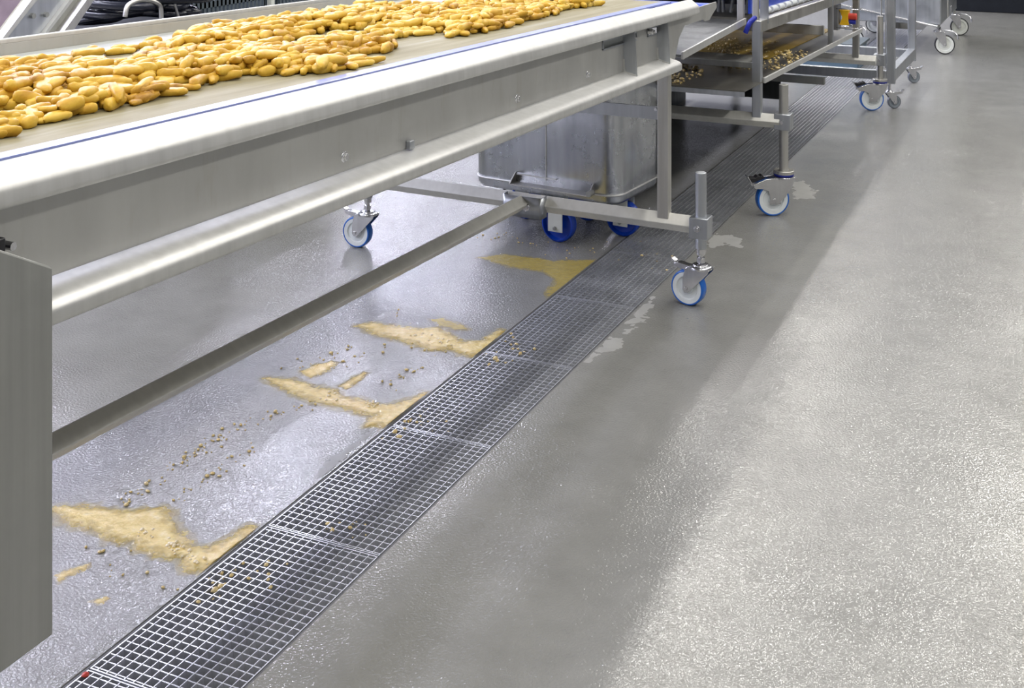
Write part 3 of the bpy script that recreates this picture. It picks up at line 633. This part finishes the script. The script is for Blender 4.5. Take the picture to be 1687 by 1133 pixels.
# ------------------------------------------------------------------ third: square tube stand on small grey casters
ts = thing('tube_stand', (-1.6, 8.75, 0), 'square tube steel stand on small grey swivel casters beside the far machine', 'stand')
TX, TZ = -1.178, .215; ya, yb = 8.235, 9.25
for x in (TX, -2.2):
    for y in (ya, yb): MB().bar((x, y, TZ-.05), (x, y, 1.5), .052, .05, 0, .004).build('post', M['steel_cool'], ts, smooth=0)
    MB().bar((x, ya, TZ), (x, yb, TZ), .05, .075, 0, .004).build('side_rail', M['steel_cool'], ts, smooth=0)
for y in (ya, yb): MB().bar((-2.2, y, TZ), (TX, y, TZ), .045, .06, 0, .004).build('end_rail', M['steel_cool'], ts, smooth=0)
for x, y in ((-1.165, 8.275), (-1.172, 9.295), (-2.2, 8.275), (-2.2, 9.295)):
    c, st = caster(ts, (x, y), R(-150), D=.085, th=.028, trail=.030, head_z=.108, head_r=.024, tyre='grey_rubber', hub='grey_hub')
    MB().cyl((st.x, st.y, .112), (st.x, st.y, .178), .010, 12).build('stem', M['chrome'], c)
for dx, r in ((-.09, .007), (-.12, .005)):
    MB().cyl((TX+dx, ya+.4, TZ-.02), (TX+dx, ya+.4, 1.5), r, 10).build('drop_pipe', M['steel_dull'], ts)

# ------------------------------------------------------------------ fourth: cabinet on white wheels
cb = thing('wheeled_cabinet', (-1.5, 11.3, 0), 'plain grey steel cabinet on large white wheels with black tyres', 'cabinet')
MB().box((-1.95, 10.72, .245), (-1.135, 11.98, 1.6)).build('cabinet_body', M['steel_cool'], cb, bevel=.012)
MB().box((-1.138, 11.18, .26), (-1.128, 11.215, 1.6)).build('corner_strip', M['steel_top'], cb, bevel=.002)
MB().box((-1.137, 11.42, .22), (-1.125, 11.44, .33)).build('latch', M['chrome'], cb, bevel=.002)
for x, y in ((-1.118, 10.80), (-1.118, 12.04), (-1.85, 10.82), (-1.85, 11.9)):
    c, st = caster(cb, (x, y), R(192), D=.160, th=.042, trail=.05, head_z=.190, head_r=.040, tyre='black_rubber', hub='cream_nylon', lever=False)
    MB().cyl((st.x, st.y, .19), (st.x, st.y, .25), .016, 12).build('stem', M['steel_dull'], c)
    lv = MB().tube(spline([(x+.0, y-.0, .195), (x+.06, y-.01, .192), (x+.10, y-.02, .165), (x+.108, y-.022, .13)]), .006, 8).build('brake_lever', M['chrome'], c)
p, q = ony(1503, 35, 10.55), ony(1545, 49, 10.55)
MB().cyl((-1.95, 10.66, p.z+.10), (-1.16, 10.66, q.z+.01), .010, 12).cyl((-1.16, 10.66, q.z-.02), (-1.16, 10.82, q.z-.02), .014, 12).build('tie_rod', M['chrome'], cb)

tb = thing('blue_tub', (-1.95, 9.85, 0), 'low blue grey plastic tub on the floor behind the tube stand', 'tub')
MB().box((-2.10, 9.66, 0), (-1.62, 10.05, .18)).build('tub_body', plastic('tub_plastic', (.10, .16, .22), .4), tb, bevel=.01)
MB().box((-2.12, 9.64, .18), (-1.60, 10.07, .20)).build('tub_rim', M['crate'], tb, bevel=.004)
# dark plinth at the far right
o = MB().box((-1.35, 14.02, 0), (5.8, 14.9, .9)).build('machine_plinth', M['dark'], bevel=.01); tag(o, 'low black machine base across the far end of the floor', 'machine base')

# ------------------------------------------------------------------ background at the top left
ic = thing('inclined_conveyor', (-3.3, 3.0, 0), 'inclined stainless steel conveyor side rising at the top left corner', 'conveyor')
def strip(pxs, X, dx, name, mat, parent):
    (a, b_), (c_, d) = pxs                                       # two lines given by bottom and top pixel
    P = [onx(*a, X), onx(*b_, X), onx(*d, X), onx(*c_, X)]
    def ext(p, q, k): return p + (q-p)*k
    poly = [ext(P[0], P[1], -4.5), ext(P[0], P[1], 5), ext(P[3], P[2], 5), ext(P[3], P[2], -4.5)]
    zmin = 0.02
    MB().prism(poly, (dx, 0, 0)).build(name, mat, parent, smooth=0)
strip((((14, 58), (59, 0)), ((75, 53), (115, 0))), -3.30, -.02, 'side_panel', M['steel_cool'], ic)
strip((((8, 58), (52, 0)), ((14, 58), (60, 0))), -3.28, -.04, 'edge_flange', M['steel_top'], ic)
strip((((75, 53), (115, 0)), ((81, 52), (121, 0))), -3.28, -.04, 'edge_flange', M['steel_top'], ic)
strip((((81, 52), (121, 0)), ((108, 48), (143, 0))), -3.32, -.02, 'side_panel', M['steel_dull'], ic)
strip((((108, 48), (143, 0)), ((124, 46), (155, 0))), -3.28, -.04, 'edge_flange', M['steel'], ic)
for px, py in ((52, 26), (74, 24)):
    p = onx(px, py, -3.30); MB().cyl(p, p+Vector((.012, 0, 0)), .010, 6).build('bolt', M['steel_dull'], ic)
lg = onx(75, 53, -3.34); MB().bar((-3.36, 2.86, 0), (-3.36, 2.86, .95), .05, .05, 0).build('leg', M['steel'], ic, smooth=0)
MB().bar((-3.36, 2.45, 0), (-3.36, 2.45, .52), .05, .05, 0).build('leg', M['steel'], ic, smooth=0)
# dark box with black hoses on it
px0 = thing('hose_box', (-3.82, 4.25, 0), 'dark plastic bin under the black hoses at the top left', 'bin')
MB().box((-4.2, 3.95, .08), (-3.45, 4.55, .86)).build('box_body', M['dark'], px0, bevel=.02)
for x in (-4.1, -3.55):
    for y in (4.03, 4.47): MB().box((x-.05, y-.05, 0), (x+.05, y+.05, .08)).build('foot', M['dark'], px0, smooth=0)
rnd = random.Random(3)
for k in range(13):
    pts = []
    a0 = rnd.uniform(0, 6.3)
    for j in range(7):
        A = a0+j*.9; rr = rnd.uniform(.14, .36)
        pts.append((-3.76+rr*.9*math.cos(A), 4.24+rr*.82*math.sin(A), .885+.024*k*.8+rnd.uniform(0, .05)))
    o = MB().tube(spline(pts, 6), rnd.uniform(.014, .022), 8).build('hose', M['hose'], smooth=180)
    tag(o, 'black rubber hose in the tangled pile at the top left', 'hose', 'tangled black hoses')
for px_, lab in (((206, 28, 212, 8, 236, 0, 262, 8, 266, 32), 'flat grey steel strap looping out of the black hoses'), ((289, -8, 288, 6, 291, 18, 294, 28, 300, 40), 'thin pale cable hanging in front of the grey crates')):
    P = [onx(px_[i], px_[i+1], -3.50) for i in range(0, len(px_), 2)]
    o = MB().tube(spline(P, 6), .010 if 'strap' in lab else .006, 8).build('strap_loop' if 'strap' in lab else 'cable', M['steel'], smooth=180); tag(o, lab, 'strap' if 'strap' in lab else 'cable')
# stacked crates
def crate(X, Y, Z, lab, L_=.58, W_=.38, H_=.21):
    t = thing('plastic_crate', (X, Y, Z), lab, 'crate', 'grey slotted crates')
    b = MB(); b.box((X-W_/2, Y-L_/2, Z), (X+W_/2, Y+L_/2, Z+.012)); b.build('base', M['crate'], t, smooth=0)
    fx = X+W_/2
    for (xa, xb, ya_, yb_) in ((X-W_/2, X-W_/2+.012, Y-L_/2, Y+L_/2), (X-W_/2, X+W_/2, Y-L_/2, Y-L_/2+.012), (X-W_/2, X+W_/2, Y+L_/2-.012, Y+L_/2)):
        MB().box((xa, ya_, Z+.012), (xb, yb_, Z+H_)).build('side', M['crate'], t, smooth=0)
    MB().box((fx-.012, Y-L_/2, Z+.012), (fx, Y+L_/2, Z+.035)).box((fx-.012, Y-L_/2, Z+.075), (fx, Y+L_/2, Z+.105)).box((fx-.012, Y-L_/2, Z+.16), (fx+.012, Y+L_/2, Z+H_)).build('side', M['crate'], t, smooth=0)
    sl = MB(); n_ = 18
    for i in range(n_+1):
        y = Y-L_/2+.01+(L_-.02)*i/n_
        sl.box((fx-.012, y-.007, Z+.03), (fx, y+.007, Z+.165))
    sl.build('slot_bars', M['crate'], t, smooth=0)
for ci, yy in enumerate((4.93, 5.60)):
    for k in range(4):
        crate(-4.02, yy, .16+.215*k, 'dark grey slotted plastic crate, %s of the %s stack behind the conveyor' % (('bottom', 'second', 'third', 'top')[k], ('left', 'right')[ci]))
dl = thing('crate_rack', (-4.02, 5.27, 0), 'low steel rack with a pale post between the crate stacks', 'rack')
MB().box((-4.25, 4.6, .12), (-3.80, 5.95, .158)).build('deck', M['steel'], dl, smooth=0)
for x in (-4.2, -3.85):
    for y in (4.65, 5.9): MB().box((x-.02, y-.02, 0), (x+.02, y+.02, .12)).build('foot', M['steel'], dl, smooth=0)
MB().bar((-3.83, 5.265, .158), (-3.83, 5.265, 1.3), .03, .03).build('post', M['cream_nylon'], dl, smooth=0)
MB().bar((-3.83, 5.97, .0), (-3.83, 5.97, 1.3), .04, .04).build('post', M['steel'], dl, smooth=0)
o = MB().bar((-4.85, 4.45, 0), (-4.85, 4.45, 2.4), .16, .16, 0, .01).build('hall_column', M['mauve'], smooth=0); tag(o, 'mauve painted column at the top left edge', 'column')
cab = thing('wall_unit', (-6.4, 6.0, 0), 'pale lavender storage unit far behind at the top left', 'cabinet')
MB().box((-6.9, 5.2, 0), (-6.2, 6.6, 1.1)).build('unit_body', M['mauve'], cab, bevel=.01)
for z in (.40, .52, .64): MB().box((-6.2, 5.22, z), (-6.185, 6.58, z+.10)).build('drawer', M['white_plastic'], cab, bevel=.004)

# ------------------------------------------------------------------ spills, crumbs, dry patches
def inside_dist(p, poly):
    x, y = p; ins = False; dm = 1e9; n_ = len(poly)
    for i in range(n_):
        x0, y0 = poly[i]; x1, y1 = poly[(i+1) % n_]
        if (y0 > y) != (y1 > y) and x < (x1-x0)*(y-y0)/(y1-y0)+x0: ins = not ins
        dx, dy = x1-x0, y1-y0; t = max(0, min(1, ((x-x0)*dx+(y-y0)*dy)/(dx*dx+dy*dy+1e-12)))
        dm = min(dm, math.hypot(x-x0-t*dx, y-y0-t*dy))
    return dm if ins else -dm
def blob(name, pxpoly, mat, hmax=.005, cell=.004, soft=.03, rough=.012, parent=None, seed=0, freq=35, base=-.0008, grow=.010):
    P = [onz(x, y) for x, y in pxpoly]; poly = [(p.x, p.y) for p in P]
    xs, ys = [p[0] for p in poly], [p[1] for p in poly]; mg = .03
    nx, ny = int((max(xs)-min(xs)+2*mg)/cell)+1, int((max(ys)-min(ys)+2*mg)/cell)+1
    idx = {}; b = MB(); D = {}
    for i in range(nx):
        for j in range(ny):
            x, y = min(xs)-mg+i*cell, min(ys)-mg+j*cell
            if x > DX0-.003 and x < DX1+.003: D[i, j] = (-1, x, y); continue
            d = inside_dist((x, y), poly) + grow + rough*(noise.noise(Vector((x*freq, y*freq, seed)))+.6*noise.noise(Vector((x*freq*3, y*freq*3, seed+4))))
            D[i, j] = (d, x, y)
    def vid(i, j):
        if (i, j) not in idx:
            d, x, y = D[i, j]; t = max(-.25, min(1, d/soft)); h = hmax*(t*(2-t) if t > 0 else t*2) + base
            if t > 0: h += hmax*.35*t*noise.noise(Vector((x*60, y*60, seed+9)))
            idx[i, j] = len(b.v); b.v.append(Vector((x, y, max(h, -.003))))
        return idx[i, j]
    for i in range(nx-1):
        for j in range(ny-1):
            q = [(i, j), (i+1, j), (i+1, j+1), (i, j+1)]
            ds = [D[k][0] for k in q]
            if min(ds) > -.5 and max(ds) > -.004: b.f.append(tuple(vid(*k) for k in q))
    o = b.build(name, mat, parent, smooth=180)
    at = o.data.attributes.new('depth', 'FLOAT', 'POINT')
    inv = {v: k for k, v in idx.items()}
    at.data.foreach_set('value', [max(0.0, min(1.0, D[inv[k]][0]/(soft*1.9))) for k in range(len(o.data.vertices))])
    return o
SP = [
 ('mash_spill', 'long foamy yellow mash spill reaching the drain beside the left plate', [(92,838),(125,836),(180,841),(205,846),(270,838),(280,862),(292,880),(315,903),(345,905),(372,893),(412,868),(420,874),(370,925),(335,938),(310,938),(300,918),(262,912),(238,904),(218,890),(185,888),(160,872),(115,860)], 'spill'),
 ('mash_spill', 'branching yellow mash spill in the middle of the wet floor', [(440,624),(470,626),(500,632),(522,641),(545,642),(565,655),(592,660),(618,668),(650,668),(690,655),(702,648),(668,690),(638,702),(606,700),(618,684),(585,678),(558,668),(530,664),(505,656),(478,644)], 'spill'),
 ('mash_spill', 'yellow mash streak running to the drain nearest the steel bin side', [(590,536),(615,533),(645,538),(690,543),(722,541),(748,556),(762,566),(795,562),(826,546),(820,566),(792,590),(770,584),(740,574),(712,576),(690,568),(655,558),(620,550)], 'spill'),
 ('mash_spill', 'small oval mash splash above the branching spill', [(495,612),(515,603),(545,594),(556,598),(540,612),(510,623)], 'spill'),
 ('mash_spill', 'slim mash splash to the right of the small oval splash', [(558,636),(575,626),(600,612),(608,614),(590,630),(570,642)], 'spill'),
 ('mash_spill', 'thin yellow film of starch water below the blue bin wheel', [(785,424),(830,419),(870,424),(915,430),(985,428),(960,452),(925,482),(906,492),(900,482),(918,460),(890,446),(840,440)], 'film'),
 ('mash_spill', 'cut off mash spot touching the left plate', [(92,948),(112,936),(150,926),(146,936),(112,950),(94,966)], 'spill'),
 ('mash_spill', 'lone small mash lump low on the left of the drain', [(144,992),(160,986),(178,981),(180,986),(160,998)], 'spill'),
 ('mash_spill', 'pale thin starch film above the mash streak', [(702,525),(730,522),(770,535),(780,545),(745,545),(720,538)], 'film'),
]
for i, (nm, lab, poly, mt) in enumerate(SP):
    o = blob(nm, poly, M[mt], .0042 if i < 3 else .0022, seed=i*3.1, rough=.012 if i in (0, 1, 2, 5, 8) else .007, grow=.016 if i in (0, 1, 2, 5) else .006, soft=.03 if i in (0,1,2) else .02); tag(o, lab, 'spill', 'mash spills on the floor')
    ORG[o.name] = Vector()
    if i < 5: blob('starch_film', poly, M['film'], .0010, cell=.006, seed=60+i, rough=.02, soft=.03, parent=o, grow=.034 if i < 3 else .015, base=-.0004)
DP = [[(1160,398),(1180,384),(1222,392),(1218,408),(1195,402),(1172,410)], [(1040,520),(1075,488),(1080,495),(1058,530),(1022,560)], [(958,596),(1005,552),(1030,560),(1015,580),(985,584),(970,600)],
      [(1305,300),(1322,298),(1345,314),(1340,328),(1308,328)], [(520,778),(560,742),(600,712),(625,700),(610,720),(560,770),(535,790)]]
for i, poly in enumerate(DP): blob('dry_patch', poly, M['dry'], .0006, cell=.006, soft=.004, rough=.03, parent=floor, seed=40+i*2, freq=22, base=0.0, grow=-.004)
# crumbs: trails of small lumps on the floor, in one mesh
def lump(b, c, r, rnd):
    n_, m_ = 6, 4; vs = []; sx, sy, sz = rnd.uniform(.7, 1.5), rnd.uniform(.7, 1.5), rnd.uniform(.5, .9)
    for a in range(m_+1):
        th = math.pi*a/m_
        for k in range(n_):
            ph = 2*math.pi*k/n_; vs.append(Vector(c)+Vector((r*sx*math.sin(th)*math.cos(ph), r*sy*math.sin(th)*math.sin(ph), r*sz*(math.cos(th)+.7)))*rnd.uniform(.85, 1.15) if False else Vector(c)+Vector((r*sx*math.sin(th)*math.cos(ph), r*sy*math.sin(th)*math.sin(ph), r*sz*(math.cos(th)+.8))))
    b.add(vs, [(a*n_+k, a*n_+(k+1) % n_, (a+1)*n_+(k+1) % n_, (a+1)*n_+k) for a in range(m_) for k in range(n_)])
rnd = random.Random(11); cb1 = MB()
trails = [((200, 830), (410, 690), 75, 7), ((285, 825), (415, 742), 30, 7), ((440, 690), (520, 660), 16, 8), ((560, 600), (690, 540), 20, 10), ((640, 505), (660, 520), 6, 6), ((630, 640), (690, 605), 16, 8), ((770, 390), (960, 410), 26, 16), ((900, 430), (1010, 400), 10, 10), ((105, 880), (300, 980), 16, 25), ((480, 610), (600, 570), 22, 10), ((655, 560), (800, 600), 16, 14)]
for (a, c_, n_, sp_) in trails:
    for _ in range(n_):
        t = rnd.random(); x = a[0]+(c_[0]-a[0])*t+rnd.gauss(0, sp_); y = a[1]+(c_[1]-a[1])*t+rnd.gauss(0, sp_*.7); p = onz(x, y)
        if DX0-.01 < p.x < DX1+.01: continue
        lump(cb1, p, min(.0055, abs(rnd.gauss(.0012, .0015))+.0012), rnd)
o = cb1.build('floor_crumbs', M['mash'], smooth=180); tag(o, 'trails of tiny yellow mash crumbs scattered on the wet floor', 'crumbs', kind='stuff')
cb2 = MB()
for _ in range(1900):
    x, y = rnd.uniform(-2.2, -1.38), rnd.uniform(ty+.03, 7.2)
    if noise.noise(Vector((x*3, y*2.5, 3))) < -.1: continue
    lump(cb2, (x, y, zm(.590, y)), abs(rnd.gauss(.0025, .003))+.002, rnd)
o = cb2.build('tray_crumbs', M['mash'], smooth=180); tag(o, 'small yellow and orange crumbs scattered on the drip tray', 'crumbs', kind='stuff')
cb3 = MB()
for _ in range(120):
    px, py = rnd.choice([(430, 940), (700, 690), (690, 700), (820, 585), (850, 570), (640, 700), (360, 960), (560, 860), (1075, 420)]); p = onz(px+rnd.gauss(0, 22), py+rnd.gauss(0, 12), -.002)
    if GX0+.005 < p.x < GX1-.005: lump(cb3, (p.x, p.y, -.006), abs(rnd.gauss(.002, .002))+.0015, rnd)
o = cb3.build('grate_crumbs', M['mash'], smooth=180); tag(o, 'yellowish crumbs caught in the bars of the drain grating', 'crumbs', kind='stuff')
p = onz(138, 1110, 0); b = MB(); lump(b, (p.x+.004, p.y, -.003), .006, rnd); o = b.build('food_scrap', M['red'], smooth=180); tag(o, 'tiny red food scrap on the grating at the lower left corner', 'food scrap')
fr_ = MB()
for px, py, n_, s_ in ((290, 902, 26, 9), (322, 925, 12, 8), (240, 880, 10, 12), (548, 652, 10, 8), (610, 668, 10, 6), (738, 566, 12, 8), (690, 553, 8, 8)):
    for _ in range(n_):
        p = onz(px+rnd.gauss(0, s_), py+rnd.gauss(0, s_*.6))
        if p.x < DX0-.01: lump(fr_, (p.x, p.y, .002), rnd.uniform(.002, .0048), rnd)
o = fr_.build('froth', M['froth'], smooth=180); tag(o, 'pale froth bubbles on the yellow mash spills', 'froth', kind='stuff')
